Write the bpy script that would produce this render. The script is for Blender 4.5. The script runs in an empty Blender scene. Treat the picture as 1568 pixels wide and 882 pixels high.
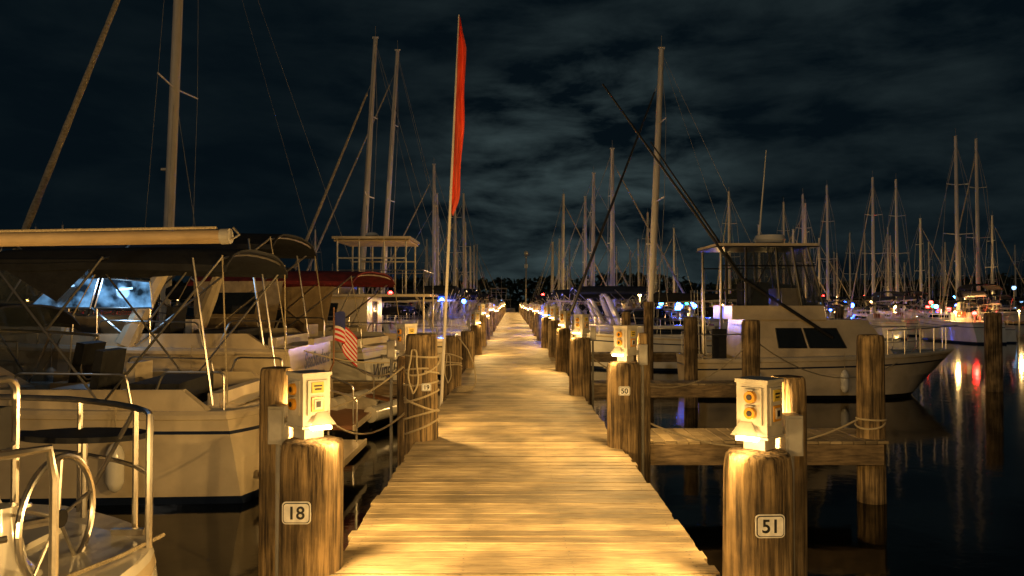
import bpy, math, random
from mathutils import Vector, Matrix, noise
random.seed(11)
R=math.radians
sc=bpy.context.scene
WZ=-0.8   # water level, dock top is z=0
WARM=(1,.60,.195)

# ------------------------------------------------------------ materials
def mat(name,c1,c2=None,scale=(1,1,1),ns=5,rough=.5,metal=0,bump=0,bdist=.01,coat=0,rand=0,lo=.35,hi=.65,rr=0,dirt=None):
    m=bpy.data.materials.new(name); m.use_nodes=True
    nt=m.node_tree; N=nt.nodes; Lk=nt.links
    b=N['Principled BSDF']
    b.inputs['Roughness'].default_value=rough; b.inputs['Metallic'].default_value=metal
    b.inputs['Coat Weight'].default_value=coat
    c2=c2 or tuple(x*.85 for x in c1)
    tc=N.new('ShaderNodeTexCoord'); mp=N.new('ShaderNodeMapping'); mp.inputs['Scale'].default_value=scale
    Lk.new(tc.outputs['Object'],mp.inputs['Vector'])
    vec=mp.outputs['Vector']
    if rand:
        g=N.new('ShaderNodeNewGeometry'); ad=N.new('ShaderNodeVectorMath'); ad.operation='ADD'
        ml=N.new('ShaderNodeMath'); ml.operation='MULTIPLY'; ml.inputs[1].default_value=97
        Lk.new(g.outputs['Random Per Island'],ml.inputs[0]); Lk.new(vec,ad.inputs[0]); Lk.new(ml.outputs[0],ad.inputs[1]); vec=ad.outputs[0]
    n=N.new('ShaderNodeTexNoise'); n.inputs['Scale'].default_value=ns; n.inputs['Detail'].default_value=7; n.inputs['Roughness'].default_value=.65
    Lk.new(vec,n.inputs['Vector'])
    r=N.new('ShaderNodeValToRGB'); r.color_ramp.elements[0].position=lo; r.color_ramp.elements[1].position=hi
    r.color_ramp.elements[0].color=(*c2,1); r.color_ramp.elements[1].color=(*c1,1)
    Lk.new(n.outputs['Fac'],r.inputs['Fac']); col=r.outputs['Color']
    if rand:
        mr=N.new('ShaderNodeMapRange'); mr.inputs['To Min'].default_value=1-rand; mr.inputs['To Max'].default_value=1+rand*.5
        Lk.new(g.outputs['Random Per Island'],mr.inputs['Value'])
        hs=N.new('ShaderNodeHueSaturation'); Lk.new(mr.outputs[0],hs.inputs['Value']); Lk.new(col,hs.inputs['Color']); col=hs.outputs['Color']
    if dirt:
        n2=N.new('ShaderNodeTexNoise'); n2.inputs['Scale'].default_value=dirt[1]; n2.inputs['Detail'].default_value=8
        Lk.new(tc.outputs['Object'],n2.inputs['Vector'])
        r2=N.new('ShaderNodeValToRGB'); r2.color_ramp.elements[0].position=.38; r2.color_ramp.elements[1].position=.6
        r2.color_ramp.elements[0].color=(dirt[0],dirt[0],dirt[0],1); r2.color_ramp.elements[1].color=(1,1,1,1)
        Lk.new(n2.outputs['Fac'],r2.inputs['Fac'])
        mx=N.new('ShaderNodeMix'); mx.data_type='RGBA'; mx.blend_type='MULTIPLY'; mx.inputs[0].default_value=1
        Lk.new(col,mx.inputs[6]); Lk.new(r2.outputs['Color'],mx.inputs[7]); col=mx.outputs[2]
    Lk.new(col,b.inputs['Base Color'])
    if bump:
        bp=N.new('ShaderNodeBump'); bp.inputs['Strength'].default_value=bump; bp.inputs['Distance'].default_value=bdist
        Lk.new(n.outputs['Fac'],bp.inputs['Height']); Lk.new(bp.outputs['Normal'],b.inputs['Normal'])
    return m
def emis(name,c,s,vary=0):
    m=bpy.data.materials.new(name); m.use_nodes=True; nt=m.node_tree; b=nt.nodes['Principled BSDF']
    b.inputs['Base Color'].default_value=(*c,1); b.inputs['Emission Color'].default_value=(*c,1); b.inputs['Emission Strength'].default_value=s
    if vary:
        N=nt.nodes; tc=N.new('ShaderNodeTexCoord'); n=N.new('ShaderNodeTexNoise'); n.inputs['Scale'].default_value=vary; n.inputs['Detail'].default_value=5
        r=N.new('ShaderNodeValToRGB'); r.color_ramp.elements[0].position=.44; r.color_ramp.elements[1].position=.70
        r.color_ramp.elements[0].color=(.004,.010,.018,1); r.color_ramp.elements[1].color=(*c,1)
        nt.links.new(tc.outputs['Object'],n.inputs['Vector']); nt.links.new(n.outputs['Fac'],r.inputs['Fac']); nt.links.new(r.outputs['Color'],b.inputs['Emission Color'])
        b.inputs['Roughness'].default_value=.1; b.inputs['Base Color'].default_value=(.01,.015,.02,1)
    m.cycles.emission_sampling='NONE'
    return m
M={}
M['plank']=mat('dock_plank_wood',(.50,.39,.225),(.14,.095,.047),(1.3,26,26),ns=3,rough=.7,bump=.7,bdist=.008,rand=.42,lo=.30,hi=.60,dirt=(.5,1.9))
M['pile']=mat('piling_wood',(.38,.26,.12),(.05,.03,.013),(16,16,.9),ns=1.6,rough=.85,bump=1,bdist=.035,lo=.38,hi=.58,dirt=(.4,3))
M['beam']=mat('beam_wood',(.30,.21,.11),(.11,.075,.04),(2,14,14),ns=2,rough=.8,bump=.6,bdist=.01,dirt=(.5,2))
M['nail']=mat('nail_head',(.06,.05,.04),rough=.5,metal=.6)
M['white']=mat('gelcoat_white',(.80,.76,.66),(.70,.65,.54),ns=1.2,rough=.16,coat=.5,dirt=(.85,1.5))
M['cream']=mat('gelcoat_cream',(.72,.60,.41),(.58,.47,.31),ns=1.2,rough=.2,coat=.4,dirt=(.8,1.5))
M['deck']=mat('deck_nonskid',(.66,.60,.48),(.54,.48,.38),ns=60,rough=.6,bump=.2,bdist=.002)
M['navy']=mat('navy_stripe',(.012,.02,.05),rough=.3,coat=.3)
M['blackp']=mat('black_paint',(.012,.012,.014),rough=.35)
M['anti']=mat('antifouling',(.02,.022,.03),rough=.8)
M['canvas']=mat('canvas_black',(.016,.017,.02),(.008,.008,.01),ns=8,rough=.9,bump=.4,bdist=.02)
M['canvnavy']=mat('canvas_navy',(.015,.025,.06),(.01,.015,.035),ns=8,rough=.9,bump=.4,bdist=.02)
M['canvred']=mat('canvas_burgundy',(.20,.016,.018),(.10,.01,.012),ns=6,rough=.9,bump=.4,bdist=.02)
M['canvbeige']=mat('canvas_beige',(.54,.41,.24),(.38,.28,.16),ns=5,rough=.9,bump=.5,bdist=.03)
M['chrome']=mat('stainless_tube',(.66,.62,.56),(.50,.46,.40),ns=10,rough=.28,metal=.95)
M['alu']=mat('mast_aluminium',(.74,.67,.56),(.58,.52,.43),(3,3,.4),ns=3,rough=.45,metal=.0)
M['wire']=mat('rigging_wire',(.40,.38,.35),rough=.4,metal=.2)
M['dark']=mat('outrigger_black',(.008,.008,.009),rough=.6)
M['glass']=mat('tinted_glass',(.015,.02,.025),rough=.06,coat=.6)
M['clear']=mat('clear_vinyl_window',(.05,.06,.065),rough=.08,coat=.5); M['clear'].node_tree.nodes['Principled BSDF'].inputs['Alpha'].default_value=.5
M['teak']=mat('teak',(.36,.15,.06),(.18,.08,.03),(2,20,20),ns=3,rough=.55,bump=.3,bdist=.004)
M['rope']=mat('rope',(.58,.48,.31),(.28,.22,.13),(40,40,40),ns=4,rough=.95,bump=.8,bdist=.01)
M['sail']=mat('furled_sailcloth',(.62,.52,.36),(.30,.24,.15),(5,5,9),ns=2,rough=.85,bump=.8,bdist=.03)
M['boomm']=mat('boom_painted',(.46,.34,.20),(.30,.21,.11),(1,8,8),ns=2,rough=.55,dirt=(.7,3))
M['plast']=mat('white_plastic',(.62,.57,.47),(.52,.47,.38),ns=4,rough=.4,dirt=(.8,9))
M['grey']=mat('grey_conduit',(.34,.32,.28),(.25,.23,.2),ns=6,rough=.5)
M['orange']=mat('amber_socket_cover',(.70,.33,.03),rough=.25,coat=.5)
M['label']=mat('yellow_label',(.75,.55,.08),rough=.5)
M['text']=mat('black_lettering',(.01,.01,.01),rough=.5)
M['sign']=mat('number_plate_white',(.80,.79,.75),(.70,.68,.64),ns=12,rough=.45,dirt=(.8,20))
M['red']=mat('red_nylon',(.95,.12,.045),(.80,.075,.03),(6,6,1.2),ns=2,rough=.7,bump=.7,bdist=.04)
M['fred']=mat('flag_red',(.6,.02,.02),rough=.8)
M['fwhite']=mat('flag_white',(.75,.72,.68),rough=.8)
M['fblue']=mat('flag_blue',(.02,.03,.16),rough=.8)
M['cush']=mat('vinyl_cushion',(.66,.56,.40),(.56,.46,.33),ns=3,rough=.5,bump=.2,bdist=.01)
M['tree']=mat('dark_foliage',(.030,.045,.022),(.012,.018,.01),ns=.4,rough=.9)
M['shore']=mat('shore_ground',(.05,.05,.035),(.03,.03,.02),ns=.2,rough=.95)
M['lens']=emis('lamp_lens_warm',(1,.66,.27),26)
M['farl']=emis('dock_bulb_warm',(1,.60,.20),40)
M['bluel']=emis('blue_led',(.02,.09,1),110)
M['redl']=emis('red_lamp',(1,.015,.012),60)
M['greenl']=emis('green_lamp',(.02,1,.25),25)
M['whitel']=emis('pale_blue_glow',(.30,.60,1),3)  # pale blue emission, shared by windshield glow strips and distant lamps
M['wsglow']=emis('windshield_glow_panel',(.22,.55,1),1.1,vary=3.2)  # mottled emission standing in for the blue glow in the windshield

# ------------------------------------------------------------ mesh builder
class MB:
    def __init__(s): s.v=[];s.f=[];s.mi=[];s.mats=[]
    def m(s,k):
        if k not in s.mats: s.mats.append(k)
        return s.mats.index(k)
    def add(s,vs,fs,k):
        o=len(s.v); s.v+=[tuple(v) for v in vs]; i=s.m(k)
        for f in fs: s.f.append(tuple(o+a for a in f)); s.mi.append(i)
    def frus(s,x0,x1,hw,z0,x0t,x1t,hwt,z1,k,yc=0):
        vs=[(x0,yc-hw,z0),(x1,yc-hw,z0),(x1,yc+hw,z0),(x0,yc+hw,z0),(x0t,yc-hwt,z1),(x1t,yc-hwt,z1),(x1t,yc+hwt,z1),(x0t,yc+hwt,z1)]
        s.add(vs,[(3,2,1,0),(4,5,6,7),(0,1,5,4),(1,2,6,5),(2,3,7,6),(3,0,4,7)],k)
        return vs
    def box(s,c,d,k,rz=0,rx=0,ry=0):
        mm=Matrix.Rotation(rz,3,'Z')@Matrix.Rotation(ry,3,'Y')@Matrix.Rotation(rx,3,'X'); c=Vector(c)
        vs=[]
        for z in(-.5,.5):
            for (x,y) in((-.5,-.5),(.5,-.5),(.5,.5),(-.5,.5)): vs.append(c+mm@Vector((x*d[0],y*d[1],z*d[2])))
        s.add(vs,[(3,2,1,0),(4,5,6,7),(0,1,5,4),(1,2,6,5),(2,3,7,6),(3,0,4,7)],k)
    def tube(s,pts,r,k,n=8):
        pts=[Vector(p) for p in pts]; rs=r if isinstance(r,(list,tuple)) else [r]*len(pts)
        t0=(pts[1]-pts[0]).normalized(); ref=Vector((0,0,1)) if abs(t0.z)<.9 else Vector((1,0,0))
        nrm=t0.cross(ref).normalized(); vs=[]
        for i,p in enumerate(pts):
            t=(pts[min(i+1,len(pts)-1)]-pts[max(i-1,0)]).normalized()
            nrm=(nrm-t*nrm.dot(t)).normalized(); bn=t.cross(nrm)
            for j in range(n):
                a=2*math.pi*j/n; vs.append(p+(nrm*math.cos(a)+bn*math.sin(a))*rs[i])
        fs=[]
        for i in range(len(pts)-1):
            for j in range(n):
                fs.append((i*n+j,i*n+(j+1)%n,(i+1)*n+(j+1)%n,(i+1)*n+j))
        fs.append(tuple(range(n-1,-1,-1))); fs.append(tuple((len(pts)-1)*n+j for j in range(n)))
        s.add(vs,fs,k)
    def bend(s,pts,r,k,n=8,rad=.08):
        P=[Vector(p) for p in pts]; out=[P[0]]
        for i in range(1,len(P)-1):
            a,b,c=P[i-1],P[i],P[i+1]; u=(a-b); v=(c-b); q=min(rad,u.length*.45,v.length*.45)
            p0=b+u.normalized()*q; p1=b+v.normalized()*q
            for j in range(5):
                t=j/4; out.append(p0*(1-t)**2+b*2*t*(1-t)+p1*t*t)
        out.append(P[-1]); s.tube(out,r,k,n)
    def lathe(s,prof,k,c=(0,0),n=24,jit=0,seed=0):
        vs=[];fs=[]
        for i,(r,z) in enumerate(prof):
            for j in range(n):
                a=2*math.pi*j/n
                q=1+jit*noise.noise(Vector((math.cos(a)*2+seed,math.sin(a)*2,z*.6)))
                vs.append((c[0]+r*q*math.cos(a),c[1]+r*q*math.sin(a),z))
        for i in range(len(prof)-1):
            for j in range(n): fs.append((i*n+j,i*n+(j+1)%n,(i+1)*n+(j+1)%n,(i+1)*n+j))
        fs.append(tuple((len(prof)-1)*n+j for j in range(n)))
        s.add(vs,fs,k)
    def ball(s,c,r,k,n=10,sz=1):
        vs=[];fs=[];m=6
        for i in range(m+1):
            p=math.pi*i/m
            for j in range(n):
                a=2*math.pi*j/n; vs.append((c[0]+r*math.sin(p)*math.cos(a),c[1]+r*math.sin(p)*math.sin(a),c[2]-r*sz*math.cos(p)))
        for i in range(m):
            for j in range(n): fs.append((i*n+j,i*n+(j+1)%n,(i+1)*n+(j+1)%n,(i+1)*n+j))
        s.add(vs,fs,k)
    def fender(s,x,y,ztop):
        s.lathe([(.01,ztop-.62),(.07,ztop-.58),(.10,ztop-.50),(.10,ztop-.18),(.07,ztop-.10),(.02,ztop-.05)],'white',(x,y),10)
        s.tube([(x,y,ztop-.06),(x,y,ztop+.35)],.008,'rope',5)
    def win(s,q,u0,u1,v0,v1,k,off=.006,frame=None):
        a,b,c,d=[Vector(p) for p in q]
        n=(b-a).cross(d-a).normalized()
        P=lambda u,v:(a*(1-u)+b*u)*(1-v)+(d*(1-u)+c*u)*v+n*off
        s.add([P(u0,v0),P(u1,v0),P(u1,v1),P(u0,v1)],[(0,1,2,3)],k)
        if frame:
            pts=[P(u0,v0),P(u1,v0),P(u1,v1),P(u0,v1),P(u0,v0)]
            for i in range(4): s.tube([pts[i],pts[i+1]],.014,frame,5)
    def canopy(s,x0,x1,hw,z,crown,k,sag=.0,edge=.06,nx=12,ny=10,yc=0):
        vs=[];fs=[]
        for i in range(nx+1):
            u=i/nx
            for j in range(ny+1):
                w=j/ny*2-1
                zz=z+crown*(1-abs(w)**2.4)-edge*(abs(w)**8)*2+.03*math.sin(u*math.pi)-sag*abs(math.sin(u*math.pi*3))
                vs.append((x0+(x1-x0)*u,yc+hw*w,zz+.02*noise.noise(Vector((u*6,w*4,z)))))
        W=ny+1
        for i in range(nx):
            for j in range(ny): fs.append((i*W+j,(i+1)*W+j,(i+1)*W+j+1,i*W+j+1))
        s.add(vs,fs,k)
        s.add([(a,b,c-.03) for a,b,c in vs],[tuple(reversed(f)) for f in fs],k)
        for a in (0,nx):
            for j in range(ny):
                p=vs[a*W+j];q=vs[a*W+j+1]
                s.add([p,q,(q[0],q[1],q[2]-.03),(p[0],p[1],p[2]-.03)],[(0,1,2,3)],k)
        for b in (0,ny):
            for i in range(nx):
                p=vs[i*W+b];q=vs[(i+1)*W+b]
                s.add([p,q,(q[0],q[1],q[2]-.08),(p[0],p[1],p[2]-.08)],[(0,1,2,3)],k)
    def done(s,name,loc=(0,0,0),rz=0,bevel=0,smooth=True,scale=1):
        me=bpy.data.meshes.new(name); me.from_pydata(s.v,[],s.f)
        for k in s.mats: me.materials.append(M[k])
        me.polygons.foreach_set('material_index',s.mi)
        if smooth:
            me.polygons.foreach_set('use_smooth',[True]*len(s.f)); me.set_sharp_from_angle(angle=R(38))
        me.update()
        o=bpy.data.objects.new(name,me); sc.collection.objects.link(o); o.location=loc; o.rotation_euler=(0,0,rz); o.scale=(scale,)*3
        if bevel:
            b=o.modifiers.new('bevel','BEVEL'); b.width=bevel; b.segments=2; b.limit_method='ANGLE'
        return o

def sagline(p,q,sag,n=12):
    p=Vector(p);q=Vector(q)
    return [p.lerp(q,i/n)+Vector((0,0,-sag*4*(i/n)*(1-i/n))) for i in range(n+1)]
def text(parent,name,body,size,loc,rot,k='text',shear=0,bold=.0):
    c=bpy.data.curves.new(name,'FONT'); c.body=body; c.size=size; c.align_x='CENTER'; c.align_y='CENTER'; c.extrude=.002; c.shear=shear; c.offset=bold
    c.materials.append(M[k]); o=bpy.data.objects.new(name,c); sc.collection.objects.link(o); o.parent=parent; o.location=loc; o.rotation_euler=rot
    return o
def light(parent,name,loc,power,col=WARM,r=.05):
    l=bpy.data.lights.new(name,'POINT'); l.energy=power; l.color=col; l.shadow_soft_size=r
    o=bpy.data.objects.new(name,l); sc.collection.objects.link(o); o.location=loc
    if parent: o.parent=parent
    return o
def spot(parent,name,loc,direction,power,angle=172,col=WARM,r=.03,blend=.35):
    l=bpy.data.lights.new(name,'SPOT'); l.energy=power; l.color=col; l.shadow_soft_size=r; l.spot_size=R(angle); l.spot_blend=blend
    o=bpy.data.objects.new(name,l); sc.collection.objects.link(o); o.location=loc
    o.rotation_euler=Vector(direction).to_track_quat('-Z','Y').to_euler()
    if parent: o.parent=parent
    return o

# ------------------------------------------------------------ hull
class Hull:
    def __init__(h,mb,L,B,fs,fb,top='white',boot='navy',stripe='navy',deck='deck',cock=None,tr=0.,rake=.6,sw=.85,rs=0.,power=1.7):
        h.L,h.B,h.fs,h.fb,h.sw,h.rake,h.tr,h.rs,h.pw=L,B,fs,fb,sw,rake,tr,rs,power
        ts=[i/24 for i in range(25)]
        if cock:
            ts=sorted([t for t in ts if min(abs(t-cock[0]),abs(t-cock[1]))>.012]+[cock[0],cock[0]+.002,cock[1],cock[1]+.002])
        secs=[]
        for t in ts:
            b=h.half(t); H=h.sh(t); bi=max(b-.26,b*.55)
            inside=cock and cock[0]+.001<t<cock[1]+.001
            zc=cock[2] if inside else H+.05
            bb=bi*(.97 if inside else .6)
            pts=[(0,-.4),(b*.6,-.2),(b*.88,0.0),(b*.915,.10),(b*.95,H*.5),(b*.98,H-.24),(b*.984,H-.20),(b*.995,H-.07),(b+.02,H-.06),(b+.02,H-.01),(b-.02*min(1,b/.3),H+.03),(bi,H+.035),(bb,zc),(0,zc+(.0 if inside else .02))]
            secs.append([(h.X(t,z,y/b if b>.02 else 0),y,z) for (y,z) in pts])
        rows=['anti','anti',boot,top,top,stripe,top,'blackp' if stripe=='blackp' else 'cream','cream',top,deck,top,deck]
        K=len(secs[0])
        for sgn in (1,-1):
            for k in range(K-1):
                vs=[];fs=[]
                for s_ in secs:
                    for q in (k,k+1): x,y,z=s_[q]; vs.append((x,y*sgn,z))
                for i in range(len(secs)-1):
                    f=(2*i,2*i+2,2*i+3,2*i+1); fs.append(f if sgn<0 else f[::-1])
                mb.add(vs,fs,rows[k])
        s0=secs[0]
        m=24 if rs else 6
        for k in range(K-3):
            a,b=s0[k],s0[k+1]
            vs=[];fs=[]
            for j in range(m+1):
                w=math.sin((j/m*2-1)*math.pi/2)
                for p in(a,b):
                    x=p[0]-rs*(1-abs(w)**2.6)*min(1,max(0,(p[2]+.4)/.9))
                    vs.append((x,p[1]*w,p[2]))
            for j in range(m): fs.append((2*j,2*j+1,2*j+3,2*j+2))
            mb.add(vs,fs,rows[k])
        if rs:
            b=s0[K-3]; vs=[]
            W_=[math.sin((j/m*2-1)*math.pi/2) for j in range(m+1)]
            for w in W_: vs.append((b[0]-rs*(1-abs(w)**2.6),b[1]*w,b[2]))
            c0=len(vs); vs+=[(b[0]+.02,b[1]*w,b[2]) for w in W_]
            mb.add(vs,[(j,j+1,c0+j+1,c0+j) for j in range(m)],top)
    def half(h,t):
        a=h.sw+(1-h.sw)*math.sin(min(t/.45,1)*math.pi/2)
        if t>.45: a*=max(0,1-((t-.45)/.55)**2.3)
        return max(h.B/2*a,.012)
    def sh(h,t): return h.fs+(h.fb-h.fs)*t**h.pw
    def X(h,t,z,w=0):
        q=max(0,min(1.1,z/h.sh(t)))
        return h.L*t-h.rake*(1-q)*t**5+h.tr*q*(1-t)**8
    def e(h,t,side,dz=0,inn=.08):
        return Vector((h.X(t,h.sh(t)),side*max(h.half(t)-inn,.01),h.sh(t)+.03+dz))

def rails(mb,h,t0,t1,ht=.6,n=6,r=.013,two=True,k='chrome'):
    for sd in(1,-1):
        tt=[t0+(t1-t0)*i/n for i in range(n+1)]
        mb.tube([h.e(t,sd,ht) for t in tt],r,k,6)
        if two: mb.tube([h.e(t,sd,ht*.5) for t in tt],r*.6,k,5)
        for t in tt: mb.tube([h.e(t,sd,0),h.e(t,sd,ht)],r,k,6)
    if t1>.9:
        p=[h.e(t1,1,ht),Vector((h.L+.15,0,h.fb+ht+.06)),h.e(t1,-1,ht)]
        mb.tube(p,r,k,6)

def sailboat(name,loc,rz,L=9,B=3,mx=5,mt=13,lean=(0,0),mr=.08,cover='canvnavy',gen='sail',fs=1.05,fb=1.3,top='white',stripe='navy',boot='navy',boom=True,wr=.009,gr=.05,sp=True,gtop=.93):
    mb=MB(); h=Hull(mb,L,B,fs,fb,top=top,stripe=stripe,boot=boot,cock=(.06,.34,.55),tr=.35,rake=1.0,sw=.72)
    hw=B*.28
    v=mb.frus(.36*L,.74*L,hw,fs+.03,.38*L,.70*L,hw*.8,fs+.5,top)
    mb.win((v[0],v[1],v[5],v[4]),.08,.85,.35,.75,'glass',frame='chrome'); mb.win((v[2],v[3],v[7],v[6]),.15,.92,.35,.75,'glass',frame='chrome')
    mb.box((.37*L,0,fs+.3),(.03,.6,.5),'teak')
    base=Vector((mx,0,fs+.4)); tp=Vector((mx+lean[0],lean[1],mt))
    mb.tube([base,base.lerp(tp,.5),tp],[mr,mr*.95,mr*.7],'alu',10)
    mb.tube([tp,tp+Vector((0,0,.5))],.012,'wire',5); mb.box(tp+Vector((0,0,.05)),(.25,.05,.06),'alu')
    A=lambda f:base.lerp(tp,f)
    mb.box(A(.30)+Vector((.16,0,0)),(.2,.12,.06),'alu')
    for f,w in ((.45,.36),(.73,.26)) if sp else ():
        for sd in(1,-1): mb.tube([A(f),A(f)+Vector((-.12,sd*B*w,.05))],.025,'alu',6)
    if sp:
        for sd in(1,-1):
            ch=h.e(mx/L,sd)
            mb.tube([ch,A(.45)+Vector((-.12,sd*B*.36,.05)),A(.73)+Vector((-.12,sd*B*.26,.05)),A(.97)],wr,'wire',5)
            mb.tube([h.e(mx/L-.06,sd),A(.45)],wr,'wire',5)
    mb.tube([Vector((.15,0,fs+.1)),A(.99)],wr*.8,'wire',5)
    bow=Vector((L-.1,0,fb+.1)); ft=A(gtop)
    mb.tube([bow,ft],wr,'wire',5)
    if gen:
        g=[bow.lerp(ft,.04+.9*i/22) for i in range(23)]
        mb.tube(g,[gr*(1.15-.028*i)*(.92+.12*(i%2)) for i in range(23)],gen,8)
    if boom:
        bz=fs+1.35; e0=Vector((mx-.1,0,bz)); e1=Vector((max(.5,mx-L*.4),0,bz+.05))
        mb.tube([e0,e1],.055,'alu',8)
        pts=[e0.lerp(e1,i/12)+Vector((0,0,.14)) for i in range(13)]
        mb.tube(pts,[.19-.009*i+.015*(i%2) for i in range(13)],cover,9)
        mb.tube([e1,A(.98)],wr*.6,'wire',5)
        mb.tube([e1+Vector((.3,0,0)),Vector((e1.x+.3,0,fs))],.012,'rope',5)
    mb.canopy(.30*L,.42*L,hw*1.05,fs+1.0,.12,cover,nx=6)
    for x in (.31*L,.41*L): mb.tube([(x,-hw,fs),(x,-hw,fs+1.0),(x,hw,fs+1.0),(x,hw,fs)],.012,'chrome',5)
    mb.canopy(.04*L,.24*L,hw*1.2,fs+1.85,.12,cover,nx=6)
    for x in (.05*L,.23*L):
        for sd in(1,-1): mb.tube([(.13*L,sd*hw*1.25,fs),(x,sd*hw*1.2,fs+1.85)],.014,'chrome',5)
    rails(mb,h,.02,.97,n=8,r=.012)
    mb.tube([h.e(.02,1,.6),h.e(.02,-1,.6)],.012,'chrome',6)
    mb.lathe([(.03,fs-.4),(.05,fs+.3)],'white',(.14*L,0),8)
    return mb.done(name,loc,rz)

def cruiser(name,loc,rz,L=9,B=3,fs=1.35,fb=1.6,canvas='canvas',top='white',stripe='navy',boot='navy',topz=3.1,arch=True,txt=None,beige=False,r=.015,span=(.04,.46),tk=True,rs=0,wsz=0,near=False,dodger=False):
    mb=MB(); h=Hull(mb,L,B,fs,fb,top=top,stripe=stripe,boot=boot,cock=(.05,.42,fs-.75),tr=.15,rake=1.3,sw=.88,rs=rs)
    mb.box((-.42-rs*.6,0,.33),(.86,B*.74,.07),'teak' if tk else top); mb.box((-.86-rs*.6,0,.33),(.03,B*.76,.09),top)
    for sd in(1,-1): mb.tube([(-.7,sd*.5,.3),(0,sd*.5,.05)],.02,'chrome',6)
    hw=B*.36
    v=mb.frus(.44*L,.88*L,hw,fs+.05,.50*L,.80*L,hw*.62,fs+.52,top)
    mb.win((v[0],v[1],v[5],v[4]),.12,.7,.3,.75,'glass'); mb.win((v[2],v[3],v[7],v[6]),.3,.88,.3,.75,'glass')
    for sd in(1,-1):
        for t in(.5,.58,.66):
            c=h.e(t,sd,-.48,-.0); n=14
            yy=sd*(h.half(t)*.972+.012)
            mb.add([(c.x+.15*math.cos(6.283*i/n),yy,c.z+.06*math.sin(6.283*i/n)) for i in range(n)][::sd],[tuple(range(n))],'glass')
    W=B*.42; b0=.36*L;b1=.47*L;b2=.58*L; z0=fs+.06; z1=fs+.82+wsz
    if wsz:
        for sd in(1,-1): mb.frus(b0,b2-.1,.05,z0,b0,b1+.2,.04,z0+wsz,top,yc=sd*W*.97)
        mb.frus(b1,b2,W*.6,z0+.3,b1,b2-.1,W*.55,z0+wsz+.3,top); z0+=wsz
    bot=[(b0,-W,z0),(b1,-W,z0),(b2,-W*.55,z0+.25),(b2,W*.55,z0+.25),(b1,W,z0),(b0,W,z0)]
    tpp=[(b0-.15,-W*.93,z1),(b1-.42,-W*.9,z1+.05),(b2-.62,-W*.5,z1+.10),(b2-.62,W*.5,z1+.10),(b1-.42,W*.9,z1+.05),(b0-.15,W*.93,z1)]
    for i in range(5):
        mb.add([bot[i],bot[i+1],tpp[i+1],tpp[i]],[(0,1,2,3)],'clear' if near else 'glass')
    mb.tube(tpp,.026,'chrome',6); mb.tube(bot,.022,'chrome',6)
    for i in range(6): mb.tube([bot[i],tpp[i]],.018,'chrome',6)
    if dodger:
        mb.canopy(.38*L,.56*L,W*.98,fs+1.12,.16,'canvas',nx=8)
        for x,f in((.39*L,.40*L),(.54*L,.46*L)):
            for sd in(1,-1): mb.tube([(f,sd*W*.98,fs+.05),(x,sd*W*.98,fs+1.1)],.013,'chrome',6)
        for sd in(1,-1): mb.add([(.42*L,sd*W*.97,fs+.1),(.60*L,sd*W*.97,fs+.1),(.55*L,sd*W*.97,fs+1.0),(.41*L,sd*W*.97,fs+1.0)],[(0,1,2,3)],'clear')
    for sd in(1,-1):
        mb.frus(.04*L,.42*L,.07,fs,.08*L,.42*L,.05,fs+.28,top,yc=sd*(B*.41))
    mb.box((.10*L,0,fs-.35),(.5,B*.62,.42),'cush'); mb.box((.05*L+.02,0,fs-.05),(.14,B*.62,.5),'cush')
    mb.box((.34*L,-B*.2,fs-.25),(.45,.6,.9),top); mb.box((.26*L,-B*.2,fs-.1),(.45,.5,.14),'cush'); mb.box((.24*L,-B*.2,fs+.2),(.12,.5,.55),'cush')
    mb.box((.26*L,B*.2,fs-.1),(.45,.6,.7),'cush')
    if near:
        mb.box((.22*L,B*.22,fs+.35),(.10,.55,.75),'canvas',ry=-.15); mb.box((.26*L,B*.22,fs+.02),(.45,.55,.12),'canvas')
        mb.box((.33*L,-B*.22,fs+.45),(.12,.55,.6),'canvas',ry=-.2); mb.box((.14*L,B*.1,fs+.15),(.6,B*.5,.35),'canvas',rz=.1)
        mb.tube([(.33*L-.05,-B*.2+.2*math.cos(a*.3927),fs+.42+.2*math.sin(a*.3927)) for a in range(17)],.014,'chrome',6)
    if arch:
        xa=.22*L; pts=[(xa+.5,-B*.42,fs+.1),(xa+.15,-B*.40,fs+.9),(xa-.05,-B*.36,fs+1.35),(xa-.1,-B*.2,fs+1.5),(xa-.1,B*.2,fs+1.5),(xa-.05,B*.36,fs+1.35),(xa+.15,B*.40,fs+.9),(xa+.5,B*.42,fs+.1)]
        mb.tube(pts,[.16,.13,.1,.09,.09,.1,.13,.16],top,8)
        mb.ball((xa-.1,0,fs+1.68),.22,'white',12,.5)
    if canvas:
        x0=span[0]*L;x1=span[1]*L; hb=B*.43
        mb.canopy(x0,x1,hb,topz,.13,canvas)
        xm=(x0+x1)/2; pv=xm
        for x,z_ in((x0+.05,0),(xm,0),(x1-.1,0)):
            for sd in(1,-1):
                mb.tube([(pv,sd*hb,fs+.1),(x,sd*hb,topz-.02)] if x!=xm else [(pv+(x1-pv)*.45,sd*hb,fs+.1+(topz-fs-.1)*.5),(xm,sd*hb,topz-.02)],r,'chrome',6)
            mb.tube([(x,hb*(j/6*2-1),topz+.10*(1-abs(j/6*2-1)**2.4)-.04) for j in range(7)],r,'chrome',6)
        for sd in(1,-1):
            mb.tube([(x0+.05,sd*hb,topz),(.02*L,sd*hb*.95,fs+.1)],r*.6,'rope',5)
            mb.tube([(x1-.1,sd*hb,topz),(x1+.7,sd*hb*.95,fs+.3)],r*.6,'rope',5)
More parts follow.
